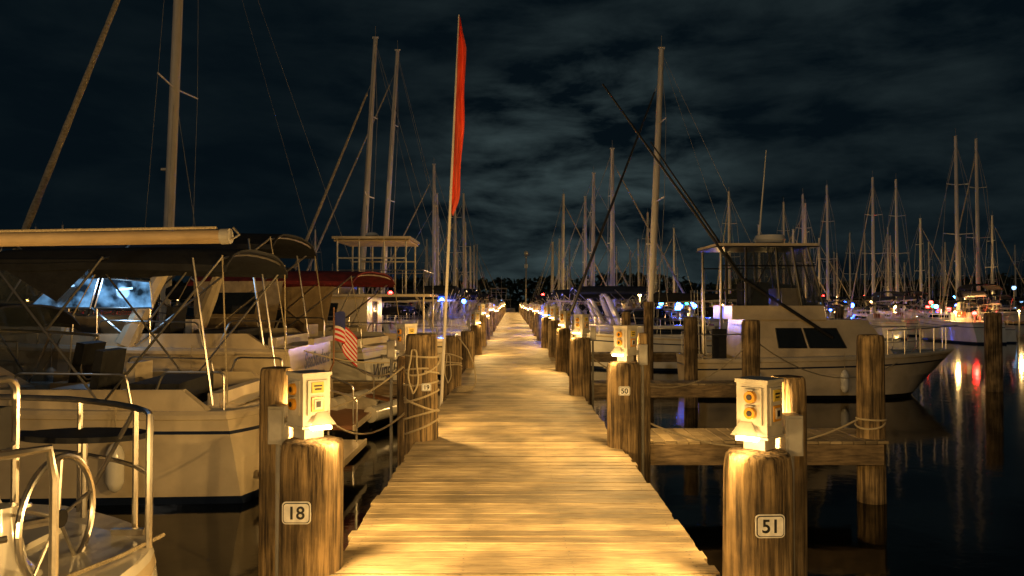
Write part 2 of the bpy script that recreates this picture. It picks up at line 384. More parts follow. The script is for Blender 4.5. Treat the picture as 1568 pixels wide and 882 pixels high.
        if near:
            for sd in(1,-1): mb.tube([(x0+.15,sd*hb,fs+.1),(x0+.4,sd*hb,topz-.03)],r,'chrome',6)
            mb.add([(x1-.1,-hb*.95,topz),(x1-.1,hb*.95,topz),(b1-.35,W*.85,z1+.04),(b1-.35,-W*.85,z1+.04)],[(0,1,2,3)],'clear')
            mb.add([(x1-.1,hb*.98,topz-.05),(x1-1.4,hb*.98,topz-.05),(x1-.9,hb*.98,topz-.55)],[(0,1,2)],canvas)
    if beige:
        for sd in(1,-1):
            nn=8; vs=[]
            for i in range(nn+1):
                u=i/nn; wv=.035*math.sin(i*2.1)
                vs+=[((.24+.20*u)*L,sd*(B*.435+wv),fs+.15),((.21+.23*u)*L,sd*(B*.435-wv*.5),topz-.10)]
            mb.add(vs,[(2*i,2*i+2,2*i+3,2*i+1) for i in range(nn)],'canvbeige')
            mb.add([(.28*L,sd*(B*.435+.05),fs+.75),(.40*L,sd*(B*.435+.05),fs+.75),(.40*L,sd*(B*.435+.04),topz-.35),(.27*L,sd*(B*.435+.04),topz-.35)],[(0,1,2,3)],'glass')
    for sd in(1,-1):
        mb.bend([h.e(.01,sd,0,.12),h.e(.01,sd,.45,.12),h.e(.10,sd,.45,.12),h.e(.12,sd,0,.12)],.016,'chrome',6)
        mb.bend([(-.8-rs*.5,sd*B*.3,.35),(-.8-rs*.5,sd*B*.3,1.0),(-.1,sd*B*.3,1.25)],.016,'chrome',6)
        for t in((.15,.36,.6) if near else (.3,.6)): c=h.e(t,sd,-.28,-.14); mb.fender(c.x,c.y,c.z)
    if near:
        for sd in(1,-1):
            mb.bend([h.e(.14,sd,0),h.e(.15,sd,.42),h.e(.30,sd,.42),h.e(.31,sd,0)],.014,'chrome',6)
        mb.box((-.05-rs,0,fs+.12),(.10,B*.5,.10),top)
    rails(mb,h,.50,.97,n=6,r=.014)
    o=mb.done(name,loc,rz)
    if txt: text(o,'transom_name',txt[0],txt[1],(txt[3]-rs,0,txt[2]),(R(90),0,R(-90)),shear=.25,bold=.004)
    return o

def flybridge(name,loc,rz,L=11,B=3.8,fs=1.3,fb=1.9,top='cream',hard=True,scale=1,lit=False):
    mb=MB(); h=Hull(mb,L,B,fs,fb,top=top,stripe='blackp',boot='blackp',cock=(.04,.24,fs-.5),tr=.0,rake=1.2,sw=.9)
    mb.box((-.4,0,.35),(.8,B*.8,.07),'teak')
    hw=B*.40
    v=mb.frus(.25*L,.72*L,hw,fs,.25*L,.62*L,hw*.92,fs+1.35,top)
    for q in((v[0],v[1],v[5],v[4]),(v[2],v[3],v[7],v[6])):
        for u in (.08,.32,.56): mb.win(q,u,u+.2,.45,.85,'glass',frame='blackp')
    mb.win((v[1],v[2],v[6],v[5]),.06,.47,.4,.88,'glass');mb.win((v[1],v[2],v[6],v[5]),.53,.94,.4,.88,'glass')
    mb.win((v[3],v[0],v[4],v[7]),.35,.65,.05,.9,'glass',frame='teak')
    zt=fs+1.4
    mb.box((.36*L,0,zt),(.62*L,hw*2.05,.08),top)
    mb.frus(.34*L,.58*L,hw*.85,zt+.04,.33*L,.56*L,hw*.9,zt+.62,top)
    mb.add([(.57*L,-hw*.8,zt+.6),(.57*L,hw*.8,zt+.6),(.54*L,hw*.75,zt+.95),(.54*L,-hw*.75,zt+.95)],[(0,1,2,3)],'glass')
    for sd in(1,-1):
        mb.tube([(.07*L,sd*hw,zt),(.07*L,sd*hw,zt+.8),(.34*L,sd*hw,zt+.8)],.018,'chrome',6)
        for k in range(5): mb.tube([(.07*L+k*.27*L/4,sd*hw,zt),(.07*L+k*.27*L/4,sd*hw,zt+.8)],.015,'chrome',6)
        mb.tube([(.07*L,sd*hw,fs-.4),(.07*L,sd*hw,zt)],.03,top,6)
    mb.tube([(.07*L,-hw,zt+.8),(.07*L,hw,zt+.8)],.018,'chrome',6)
    if hard:
        zh=zt+1.85
        mb.box((.24*L,0,zh),(.25*L,hw*1.8,.08),top); mb.box((.24*L,0,zh-.09),(.24*L,hw*1.7,.05),'canvbeige')
        for sd in(1,-1):
            for x in(.13,.20,.28,.35): mb.tube([(x*L,sd*hw*.82,zt+.5 if x>.34 else zt),(x*L,sd*hw*.82,zh)],.03,'plast',6)
            mb.tube([(.13*L,sd*hw*.82,zt+1.2),(.35*L,sd*hw*.82,zt+1.2)],.025,'plast',6)
        mb.ball((.26*L,0,zh+.18),.22,'white',12,.5)
        mb.tube([(.2*L,.5,zh),(.2*L,.5,zh+1.9)],.015,'white',5)
    mb.tube([(.05*L,-.4,fs),(.12*L,-.4,zt)],.02,'chrome',6);mb.tube([(.05*L,-.8,fs),(.12*L,-.8,zt)],.02,'chrome',6)
    rails(mb,h,.3,.97,n=8,r=.015)
    if lit: mb.box((.2*L,0,zt-.1),(.2,.4,.05),'whitel')
    return mb.done(name,loc,rz,scale=scale)

# ------------------------------------------------------------ dock
PX0,PX1=-1.10,1.21
mb=MB(); y=-4.; i=0
while y<112:
    w=.138; j=random.uniform
    mb.box(((PX0+PX1)/2+j(-.012,.012),y+w/2,-.02+j(-.003,.003)),(PX1-PX0+j(-.03,.03),w-.009-j(0,.005),.04),'plank',rz=j(-.0015,.0015))
    if 0<y<16:
        for x in(PX0+.10,-.30,.36,PX1-.10):
            for dy in(.035,.10):
                cx=x+j(-.01,.01); cy=y+dy+j(-.006,.006)
                mb.add([(cx+.0055*math.cos(a*1.047),cy+.0055*math.sin(a*1.047),.005) for a in range(6)],[tuple(range(6))],'nail')
    y+=w
dock=mb.done('boardwalk_dock',bevel=.005)
mb=MB()
for x in(PX0+.06,-.3,.4,PX1-.06): mb.box((x,54,-.17),(.08,116,.24),'beam')
for x,s in((PX0-.01,-1),(PX1+.01,1)): mb.box((x+s*.02,54,-.34),(.06,116,.16),'beam')
o=mb.done('dock_stringers'); o.parent=dock

def piling(x,y,zt,r=.18,name='dock_piling',hi=True,seed=None,lean=0):
    mb=MB(); sd=seed or random.uniform(0,50)
    n=32 if hi else 12
    zs=[-2.2]+[ -1.0+ (zt+.9)*k/8 for k in range(9)]
    pr=[(r*1.03,z) for z in zs]+[(r,zt-.045),(r*.97,zt-.015),(r*.88,zt),(r*.4,zt+.006),(.01,zt+.008)]
    mb.lathe(pr,'pile',(0,0),n,.08,sd)
    o=mb.done(name,(x,y,0),smooth=True); o.rotation_euler=(0,lean,random.uniform(0,6) if not hi else 0)
    return o
def numplate(p,num,x,y,z,w,rzv=0):
    mb=MB(); h=w*.78
    def rr(w,h,c,yy,k):
        pts=[]
        for cx,cz,a0 in((w/2-c,h/2-c,0),(-w/2+c,h/2-c,90),(-w/2+c,-h/2+c,180),(w/2-c,-h/2+c,270)):
            for q in range(5): a=R(a0+q*22.5); pts.append((cx+c*math.cos(a),yy,cz+c*math.sin(a)))
        n=len(pts); b=[(a,yy+.006,c_) for a,_,c_ in pts]
        mb.add(pts+b,[tuple(range(n))]+[(i,(i+1)%n,n+(i+1)%n,n+i) for i in range(n)],k)
    rr(w,h,w*.14,0,'sign'); rr(w*.93,h*.90,w*.12,-.003,'text'); rr(w*.87,h*.82,w*.10,-.006,'sign')
    o=mb.done('number_plate',(0,0,0),smooth=False); o.parent=p; o.location=(x,y,z); o.rotation_euler=(0,0,rzv)
    text(o,'number',num,h*.80,(0,-.009,-.002),(R(90),0,0),bold=.0015)

def ped_mesh(side):
    mb=MB(); yc=.06; xo=side*.03
    a=R(45)
    mb.box((xo,yc,.03),(.13,.13,.06),'plast',rz=a)
    mb.box((xo,yc,.225),(.185,.185,.31),'plast',rz=a)
    mb.box((xo,yc,.388),(.20,.20,.022),'plast',rz=a)
    mb.box((xo,yc,.075),(.20,.20,.016),'plast',rz=a)
    d=-side
    mb.add([(xo+d*.05,yc-.13,.085),(xo+d*.18,yc-.04,.085),(xo+d*.10,yc+.05,.10),(xo+d*.07,yc-.08,.16),(xo+d*.12,yc-.03,.16)],[(0,1,4,3),(1,2,4),(0,3,2),(2,3,4)],'plast')
    for sg in(-1,1):
        n=Vector((sg*.7071,-.7071,0)); c=Vector((xo,yc,0))+n*.0935
        rot=math.atan2(n.y,n.x)
        mb.box(c+Vector((0,0,.25))+n*.004,(.01,.13,.21),'plast',rz=rot)
        if sg==-1:
            for z in (.30,.21):
                p=c+Vector((0,0,z)); mb.tube([p+n*.008,p+n*.030],[.038,.033],'orange',16); mb.tube([p+n*.029,p+n*.033],[.018,.016],'text',12)
                mb.box(p+n*.02+Vector((0,0,.042)),(.03,.05,.01),'grey',rz=rot)
        else:
            mb.box(c+n*.012+Vector((0,0,.31)),(.006,.08,.065),'label',rz=rot)
            mb.box(c+n*.016+Vector((0,0,.32)),(.004,.055,.010),'text',rz=rot); mb.box(c+n*.016+Vector((0,0,.30)),(.004,.045,.010),'text',rz=rot)
            mb.box(c+n*.012+Vector((0,0,.21)),(.008,.085,.09),'orange',rz=rot)
            mb.box(c+n*.017+Vector((0,0,.21)),(.008,.055,.06),'plast',rz=rot); mb.box(c+n*.022+Vector((0,0,.21)),(.004,.03,.035),'text',rz=rot)
    mb.box((xo+d*.10,yc-.095,.072),(.12,.04,.02),'lens',rz=side*R(-35))
    mb.box((xo+side*.20,yc+.06,.07),(.10,.12,.23),'grey'); mb.box((xo+side*.20,yc-.004,.07),(.08,.012,.2),'grey')
    mb.tube([(xo+side*.20,yc+.06,-.05),(xo+side*.20,yc+.06,-1.9)],.02,'grey',8)
    mb.tube([(xo+side*.10,yc+.05,.10),(xo+side*.16,yc+.05,.10)],.018,'grey',8)
    return mb
pm={}
def pedestal(x,y,z,side,power,two=True,glow=3.6,fwd=-.35):
    if side not in pm:
        o=ped_mesh(side).done('power_pedestal',(x,y,z),bevel=.005); pm[side]=o
    else:
        o=pm[side].copy(); sc.collection.objects.link(o); o.location=(x,y,z)
    if power:
        if two: light(o,'pedestal_glow',(-side*.15,-.12,.028),glow,r=.012)
        spot(o,'pedestal_lamp',(-side*.16,-.13,.07),(-side,fwd,-.25),power)
        if two: spot(o,'pedestal_back_lamp',(side*.02,.22,.12),(side*.45,1,-.1),power*.8)
    return o

p=piling(-1.21,4.5,.77,.18,seed=3); numplate(p,'18',-.03,-.192,-.385+.77,.165); pedestal(-1.21,4.5,.775,-1,270)
p=piling(1.38,4.2,.76,.183,seed=9); numplate(p,'51',0.0,-.195,.40,.16,R(3)); pedestal(1.38,4.2,.765,1,270)
p=piling(1.24,8.3,.93,.178,seed=14); numplate(p,'50',-.02,-.19,.63,.125); pedestal(1.24,8.3,.935,1,180)
piling(-1.50,4.75,1.18,.10,seed=21); piling(1.66,4.5,1.15,.10,seed=22); piling(1.50,8.5,1.24,.07,seed=23)
pr=piling(-1.06,8.75,1.22,.185,seed=5); numplate(pr,'19',.08,-.2,.62,.11,R(12))
piling(-1.30,9.35,.92,.13,seed=31); pedestal(-1.30,9.35,.925,-1,160)
piling(1.18,12.9,.98,.19,seed=6); pedestal(1.18,12.9,.985,1,90)
piling(-1.08,13.5,.98,.16,seed=7)
for x,s in((-1.25,-1),(1.4,1)):
    piling(x,-.9,.85,.18); o=pedestal(x,-.9,.855,s,340,two=False)
    spot(o,'pedestal_back_lamp',(s*.02,.22,.12),(s*.45,1,-.1),430 if s<0 else 230)
yy=17.2;k=0
while yy<110:
    zt=.95+random.uniform(-.1,.15)
    piling(1.2+random.uniform(-.03,.05),yy,zt,.17,hi=yy<30)
    pedestal(1.2,yy,zt,1,(230 if yy<45 else 350) if k%2==0 else 0,two=yy<40)
    zt=.97+random.uniform(-.1,.2); y2=yy+1
    piling(-1.08,y2,zt,.16,hi=yy<30)
    if k>0: pedestal(-1.08,y2,zt,-1,(230 if yy<45 else 350) if k%2==1 else 0,two=yy<40)
    yy+=4.35;k+=1
def coil(x,y,r,z0,z1,nq,hang=2):
    mb=MB()
    for q in range(nq):
        zz=z0+(z1-z0)*q/nq+random.uniform(-.03,.03); ti=random.uniform(-.10,.10); ph=random.uniform(0,6); n=40
        pts=[((r+.008*math.sin(i*.5+q))*math.cos(6.7*i/n+q),(r+.008*math.sin(i*.5+q))*math.sin(6.7*i/n+q),zz+ti*math.sin(6.28*i/n+ph)+.03*i/n) for i in range(n)]
        mb.tube(pts,.012,'rope',6)
    for q,(a,dz,w) in enumerate(((-1.9,.5,.05),(-.9,.75,.05))[:hang]):
        c=Vector(((r+.012)*math.cos(a),(r+.012)*math.sin(a),z1-.05-q*.05))
        pts=[c+Vector((w*math.sin(6.28*i/24)+.01*math.sin(i),-.02*math.sin(3.14*i/24),-dz*(1-math.cos(6.28*i/24))/2)) for i in range(25)]
        mb.tube(pts,.011,'rope',6)
    return mb.done('coiled_mooring_rope',(x,y,0))
coil(-1.06,8.75,.197,.15,1.10,8,1)
coil(-1.08,13.5,.172,.4,.7,3,1); coil(4.32,9.0,.162,.1,.3,2,0)
mb=MB()
for q in range(4):
    mb.tube([(.16*math.cos(i*.35)+.02*q,.10*math.sin(i*.35)+.04*q,.015+.02*q) for i in range(19)],.011,'rope',6)
mb.tube([(-.1,.15,1.0),(.12,-.1,.75),(.24,-.15,.45),(.27,-.2,.2),(.20,-.15,.03),(.05,0,.015)],.012,'rope',6)
mb.done('coiled_mooring_rope',(-.90,13.3,0))

for x,y_,z,r in((4.32,9.0,1.2,.15),(4.8,15,1.23,.17),(4.07,17,1.25,.15),(4.1,22.4,1.6,.14),(3.4,22.2,1.3,.13),(12.9,20,1.3,.2),(9.5,32,1.4,.15),(-1.7,7.1,.3,.10),(13.6,31,1.4,.17)):
    piling(x,y_,z,r,'mooring_piling')
for k in range(14):
    piling(10.5+random.uniform(-.5,.5),36+k*5,1.2+random.uniform(-.2,.4),.15,'mooring_piling',False)
    piling(-11.5,30+k*6,1.3,.15,'mooring_piling',False)

def finger(x0,x1,y0,y1):
    mb=MB(); x=x0; w=.138; s=1 if x1>x0 else -1
    while abs(x-x0)<abs(x1-x0):
        mb.box((x+s*w/2,(y0+y1)/2,-.05+random.uniform(-.002,.002)),(w-.008,y1-y0,.036),'plank'); x+=s*w
    for yv in(y0+.02,y1-.02): mb.box(((x0+x1)/2,yv,-.19),(abs(x1-x0),.06,.24),'beam')
    return mb.done('finger_pier',bevel=.003)
finger(1.24,4.35,8.75,9.65); finger(1.24,4.9,14.9,15.5); finger(1.24,5.5,23.6,24.2)
finger(-1.14,-5.5,15.2,15.5)
for k in range(9):
    finger(1.24,6,33.5+k*9,34.1+k*9); finger(-1.14,-6,36.2+k*9,36.8+k*9)

# ------------------------------------------------------------ near sailboat (left foreground)
mb=MB(); L=10.2;B=3.0;fs=1.2; SW=.74; RS=.90
h=Hull(mb,L,B,fs,1.5,top='white',stripe='white',boot='navy',cock=(.005,.33,.78),tr=.25,rake=1.2,sw=SW,rs=RS)
for sd in(1,-1):
    mb.frus(.5,3.3,.22,.76,.5,3.3,.18,1.12,'white',yc=sd*.66); mb.frus(.6,3.4,.05,fs+.02,.7,3.4,.04,fs+.22,'white',yc=sd*1.0)
mb.lathe([(.16,fs+.03),(.10,fs+.10),(.07,fs+.25),(.06,fs+.34)],'white',(-.12,.05),16)
WC=Vector((-.26,-.12,1.44))
mb.tube([WC+Vector((0,.27*math.cos(a*math.pi/16),.27*math.sin(a*math.pi/16))) for a in range(33)],.015,'chrome',8)
for a in range(5): mb.tube([WC,WC+Vector((0,.27*math.cos(a*1.2566+.4),.27*math.sin(a*1.2566+.4)))],.008,'chrome',6)
mb.tube([WC,(-.12,.05,1.44)],.022,'chrome',8)
mb.tube([WC+Vector((-.02,0,0)),WC+Vector((.02,0,0))],.04,'blackp',10)
mb.bend([(.02,-.25,fs),(.02,-.25,2.05),(.02,.32,2.05),(.02,.32,fs)],.018,'chrome',8)
mb.tube([(.02,-.25,1.75),(.02,.32,1.75)],.012,'chrome',8)
mb.box((-.02,.03,1.85),(.08,.26,.18),'blackp')
E=h.e
def bulge(w,ht): return Vector((.25-(RS-.05)*(1-abs(w)**2.6),w*(B/2*SW-.08),fs+.03+ht))
for ht,rr_ in((.62,.017),(.32,.013)):
    ww=[-1,-.9,-.78,-.65,-.5,-.38]
    pts=[E(.34,-1,ht),E(.22,-1,ht),E(.10,-1,ht)]+[bulge(w,ht) for w in ww[:(6 if ht>.5 else 5)]]
    if ht>.5: pts.append(bulge(-.36,.5)); pts.append(bulge(-.36,.0))
    mb.tube(pts,rr_,'chrome',8)
    mb.tube([Vector((q.x,-q.y,q.z)) for q in pts],rr_,'chrome',8)
for sd in(1,-1):
    for t,i_ in((.34,.08),(.22,.08),(.10,.08)): mb.tube([E(t,sd,0,i_),E(t,sd,.62,i_)],.015,'chrome',8)
    for w in(.95,.65): mb.tube([bulge(sd*w,0),bulge(sd*w,.62)],.015,'chrome',8)
    mb.tube([bulge(sd*.95,.0),bulge(sd*.65,.62)],.012,'chrome',8)
    for t in(.03,.14): mb.lathe([(.035,fs+.02),(.03,fs+.05),(.01,fs+.055)],'chrome',(E(t,sd).x,E(t,sd).y),10)
n=24; sx,sy,sz=.05,-.86,1.66
vs=[(sx+.34*math.cos(6.283*i/n),sy+.17*math.sin(6.283*i/n),sz) for i in range(n)]
vs+=[(a,b,c+.03) for a,b,c in vs]
mb.add(vs,[tuple(range(n-1,-1,-1)),tuple(range(n,2*n))]+[(i,(i+1)%n,n+(i+1)%n,n+i) for i in range(n)],'canvas')
mb.tube([(sx,sy,sz),(sx,sy,fs)],.016,'chrome',6)
for q in range(6):
    c=E(.07,-1,.60)+Vector((q*.03,0,0))
    mb.tube([c+Vector((.05*math.sin(6.28*i/16),.02*q-.04,-.20*(1-math.cos(6.28*i/16)))) for i in range(17)],.011,'rope',6)
mb.box(E(.13,-1,.35)+Vector((0,.05,0)),(.22,.10,.42),'canvnavy')
mb.tube([(-.55,-.5,fs+.05),(-.50,-.2,fs+.05),(-.40,.1,fs+.05),(-.50,.35,fs+.05)],.010,'rope',6)
mb.box((-.35,-.55,fs+.05),(.16,.03,.03),'chrome'); mb.box((.2,-.4,fs+.05),(.4,.4,.03),'white')
v=mb.frus(3.5,7.2,.9,fs,3.6,6.7,.7,fs+.5,'white'); mb.win((v[0],v[1],v[5],v[4]),.1,.9,.35,.8,'glass')
mb.win((v[2],v[3],v[7],v[6]),.1,.9,.35,.8,'glass')
mb.tube([(4.6,0,fs+.4),(4.6,0,13)],.08,'alu',12)
mb.tube([(4.5,0,2.60),(-1.02,0,2.68)],.030,'boomm',16)
mb.tube([(-1.02,0,2.68),(-1.06,0,2.682)],.034,'grey',12)
mb.tube([(-1.05,0,2.66),(-1.09,-.02,2.69),(-1.07,0,2.72)],.006,'chrome',6)
mb.tube([(1.0,0,2.685),(-1.0,0,2.718)],.006,'rope',6)
rails(mb,h,.34,.97,n=7,r=.013)
mb.done('sailboat',(-2.27,3.2,WZ),math.pi)

o=cruiser('motor_cruiser',(-3.2,10.0,WZ),math.pi,L=8.6,B=2.8,fs=1.08,fb=1.35,canvas='canvas',top='cream',stripe='navy',boot='navy',topz=2.95,arch=False,txt=('Cool Blu',.26,.78,.0),span=(.02,.36),tk=False,rs=.3,near=True,r=.015,dodger=True)
o=cruiser('cabin_cruiser',(-3.45,13.4,WZ),math.pi,L=10.5,B=3.1,fs=1.6,fb=2.0,canvas='canvas',top='cream',stripe='cream',boot='blackp',topz=3.45,arch=True,txt=('SeaStudent',.38,1.38,.04),wsz=.45,near=True,r=.017)
text(o,'home_port','Chesapeake, MD',.13,(.02,0,1.10),(R(90),0,R(-90)))
mb=MB()  # framed glowing panels added to imitate the windshield's blue glow
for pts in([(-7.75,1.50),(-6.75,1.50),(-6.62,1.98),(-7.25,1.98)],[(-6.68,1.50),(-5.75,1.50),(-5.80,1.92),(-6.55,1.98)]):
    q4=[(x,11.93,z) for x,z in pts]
    mb.add(q4,[(0,1,2,3)],'wsglow'); 
    for i in range(4): mb.tube([q4[i],q4[(i+1)%4]],.016,'chrome',6)
for (x,z,a,b) in((-7.15,1.84,.30,.03),(-6.2,1.80,.26,.03)): mb.box((x,11.92,z),(a,.01,b),'whitel',ry=-.12)  # emissive strips imitating light seen in the windshield
for x in(-7.6,-6.65,-5.8): mb.tube([(x,11.95,.9),(x,11.95,1.5)],.012,'chrome',6)
q=mb.done('windshield_glow_panels'); q.parent=o; q.matrix_parent_inverse=(Matrix.Translation(o.location)@Matrix.Rotation(math.pi,4,'Z')).inverted()
light(q,'windshield_glow_fill',(-6.4,11.6,1.75),12,(.35,.62,1),.1)  # bluish fill light added to strengthen the windshield glow
o=cruiser('cabin_cruiser',(-2.75,17.0,WZ),math.pi-R(12),L=9.5,B=2.9,fs=1.38,fb=1.8,canvas='canvred',top='white',stripe='blackp',boot='canvred',topz=2.95,arch=False,beige=True,txt=('Wing Gull',.50,.86,.04),r=.018)
text(o,'owner_line','ST. MICHAELS, MD',.13,(.04,0,1.16),(R(90),0,R(-90)))
mb=MB()
mb.tube([(-1.3,.42,.0),(.4,.45,.02),(.9,.36,.06),(1.25,.15,.13),(1.32,0,.15),(1.25,-.15,.13),(.9,-.36,.06),(.4,-.45,.02),(-1.3,-.42,0)],[.15,.18,.18,.17,.17,.17,.18,.18,.15],'white',12)
mb.box((-.1,0,-.08),(2.1,.7,.04),'grey'); mb.box((-1.0,0,.05),(.05,.7,.35),'plast'); mb.box((-.2,0,.1),(.22,.8,.04),'teak')
d=mb.done('inflatable_dinghy',(-2.55,15.1,-.42)); d.rotation_euler=(R(8),0,R(70))
sailboat('sailboat',(-3.5,20.6,WZ),math.pi,L=11.2,B=3.4,mx=6.1,mt=16.6,lean=(-.5,0),mr=.14,gr=.095,fs=1.15,fb=1.4,top='cream',cover='canvas',wr=.006)
flybridge('flybridge_yacht',(-2.1,25.0,WZ),math.pi,L=10.0,B=3.5,fs=1.2,fb=1.8)
sailboat('sailboat',(-1.9,30,WZ),math.pi,L=7.9,B=2.8,mx=4.25,mt=13.05,lean=(-.62,0),mr=.12,gr=.07,wr=.011,gtop=.86,cover='canvas')
sailboat('sailboat',(-1.9,34,WZ),math.pi,L=8.6,B=2.9,mx=4.1,mt=13.9,lean=(-.75,0),mr=.12,gr=.05,wr=.011,cover='canvnavy')
s1=sailboat('sailboat',(10.4,27,WZ),math.pi,L=8.6,B=2.9,mx=5.4,mt=11.6,lean=(-.45,0),mr=.13,gen='dark',gr=.055,wr=.009,gtop=.9,cover='canvas')
sA=sailboat('sailboat',(1.9,40,WZ),0,L=8.2,B=2.8,mx=3.5,mt=10.6,lean=(0,0),mr=.13,gen='sail',gr=.06,wr=.014)
sB=sailboat('sailboat',(1.9,50,WZ),0,L=8.6,B=2.8,mx=3.5,mt=11.0,lean=(.1,0),mr=.13,gen=None,wr=.016,cover='canvas')
sC=sailboat('sailboat',(1.9,75,WZ),0,L=9,B=2.8,mx=3.2,mt=13.2,lean=(.1,0),mr=.15,gen='sail',gr=.07,wr=.018)
sD=sailboat('sailboat',(-1.9,50,WZ),math.pi,L=8.2,B=2.8,mx=3.35,mt=11.6,mr=.13,gen='sail',gr=.06,wr=.014,cover='canvas')
c1=cruiser('motor_cruiser',(2.2,31.5,WZ),0,L=8,B=2.8,fs=1.2,fb=1.5,canvas='canvnavy',topz=2.9,r=.02)
c2=cruiser('motor_cruiser',(-2.0,38.5,WZ),math.pi,L=8.5,B=2.9,fs=1.2,fb=1.5,canvas='canvas',topz=2.9,r=.02)
def inst(o,x,y,rz,s=1):
    q=o.copy(); sc.collection.objects.link(q); q.location=(x,y,WZ); q.rotation_euler=(0,0,rz); q.scale=(s,s,s*random.uniform(.92,1.1)); return q
left=[c2,None,c1,sB,c2,c1,sA,c2,c1,sC,c2,c1,sB,c1,c2,sA]
for k,o in enumerate(left):
    if o: inst(o,-2.1,42.5+k*4.4,math.pi,random.uniform(.85,1.0))
rt=[(36,c2),(45,c1),(55,sA),(59.5,c2),(64,c1),(69,c2),(80,c1),(84.5,sB),(89,c2),(93,sA),(98,c1),(103,sB)]
for y_,o in rt: inst(o,2.1,y_,0,random.uniform(.85,1.0))
flybridge('flybridge_yacht',(0.5,121,WZ),math.pi,L=11,B=4,scale=1.0,lit=True)

# fishing boat right
mb=MB(); L=6.9;B=2.6
h=Hull(mb,L,B,.95,1.12,top='cream',stripe='navy',boot='blackp',cock=(.03,.22,.45),tr=-.05,rake=1.1,sw=.9,power=1.2)
v=mb.frus(1.25,5.0,.95,.95,1.3,4.3,.82,1.95,'cream')
for q,us in(((v[0],v[1],v[5],v[4]),((.22,.42),(.44,.70))),((v[2],v[3],v[7],v[6]),((.3,.56),(.58,.78)))):
    for a,b in us: mb.win(q,a,b,.30,.78,'glass',frame='blackp')
mb.win((v[1],v[2],v[6],v[5]),.1,.9,.3,.8,'glass',frame='blackp')
v=mb.frus(.9,3.25,.88,1.95,.9,3.2,.86,2.3,'cream')
mb.box((1.75,0,3.82),(2.5,2.0,.07),'cream'); mb.box((1.75,0,3.77),(2.56,2.06,.03),'blackp')
for sd in(1,-1):
    for a,b in(((.62,.84,.95),(.62,.9,3.78)),((1.25,.86,2.3),(1.25,.86,3.78)),((2.1,.86,2.3),(2.0,.86,3.78)),((3.2,.84,2.3),(2.8,.82,3.78)),((2.65,.86,2.3),(2.4,.86,3.78))):
        mb.tube([(a[0],sd*a[1],a[2]),(b[0],sd*b[1],b[2])],.034,'chrome' if a[0]<1 else 'blackp',6)
    mb.tube([(.62,sd*.88,2.7),(1.25,sd*.86,2.7)],.02,'chrome',6)
    mb.tube([(.62,sd*.88,3.3),(3.0,sd*.86,3.3)],.018,'blackp',6)
    mb.tube([(1.25,sd*.86,2.3),(2.0,sd*.86,3.78)],.014,'blackp',5)
    mb.add([(1.27,sd*.85,2.32),(3.17,sd*.85,2.32),(2.82,sd*.83,3.75),(1.27,sd*.85,3.75)],[(0,1,2,3)],'clear')
mb.add([(3.2,-.84,2.32),(3.2,.84,2.32),(2.82,.82,3.75),(2.82,-.82,3.75)],[(0,1,2,3)],'clear')
mb.tube([(3.2,-.84,2.3),(3.2,.84,2.3)],.03,'blackp',6)
for yv in(-.28,.28): mb.tube([(3.2,yv,2.3),(2.82,yv,3.78)],.025,'blackp',6)
mb.box((2.6,.2,2.5),(.5,1.0,.5),'cream'); mb.box((1.7,-.3,2.6),(.45,.5,.6),'canvas'); mb.box((1.7,.4,2.6),(.45,.5,.6),'canvas')
mb.lathe([(.03,3.85),(.06,3.9),(.36,3.93),(.40,4.02),(.36,4.13),(.05,4.17)],'white',(2.15,0),20)
mb.tube([(2.05,.6,3.85),(2.28,.6,6.5)],[.026,.012],'white',6)
mb.tube([(.9,-.7,3.85),(.9,-.7,4.3)],.015,'chrome',6)
mb.tube([(3.4,-.9,1.5),(1.1,-.95,3.0),(-2.35,-1.1,7.8)],[.045,.042,.022],'dark',6)
mb.tube([(2.4,.9,2.0),(1.0,1.0,4.2),(-.7,1.4,6.9)],[.04,.035,.02],'dark',6)
for sd in(1,-1):
    mb.tube([h.e(.02,sd,0),h.e(.02,sd,.6),h.e(.16,sd,.6),h.e(.18,sd,0)],.016,'chrome',6)
    mb.box((.55,sd*.95,1.35),(.35,.08,.75),'canvas')
    for t in(.2,.5): c=h.e(t,sd,-.25,-.14); mb.fender(c.x,c.y,c.z)
mb.tube([h.e(.02,1,.6),h.e(.02,-1,.6)],.016,'chrome',6)
for k in range(5): mb.tube([(.3,-.7+.35*k,1.0),(.25,-.7+.35*k,2.7)],[.02,.008],'wire',5)
rails(mb,h,.68,.97,n=4,r=.014)
mb.done('fishing_boat',(4.6,19.5,WZ),0)

mb=MB()
mb.tube(sagline((-1.25,8.6,.85),(-3.0,8.9,.35),.25),.012,'rope',6)
mb.tube(sagline((-1.3,4.6,.3),(-2.9,8.7,.30),.35),.011,'rope',6)
mb.tube(sagline((-1.4,4.7,-.15),(-2.6,4.3,.35),.35),.011,'rope',6)
mb.tube(sagline((-1.2,13.4,.7),(-3.4,12.2,.8),.2),.012,'rope',6)
mb.tube(sagline((-1.2,8.9,.9),(-3.4,14.5,.85),.4),.012,'rope',6)
mb.tube(sagline((-1.15,8.6,.4),(-3.0,11.0,.25),.45),.012,'rope',6)
mb.tube(sagline((1.4,8.5,.3),(4.2,9.0,.2),.35),.012,'rope',6)
mb.tube(sagline((4.1,17,.8),(5.0,18.6,.3),.2),.012,'rope',6)
mb.tube(sagline((4.9,15,.8),(10.5,19.2,.5),.8),.012,'rope',6)
mb.tube(sagline((1.3,12.9,.7),(4.7,15,.7),.7),.012,'rope',6)
mb.done('mooring_lines')

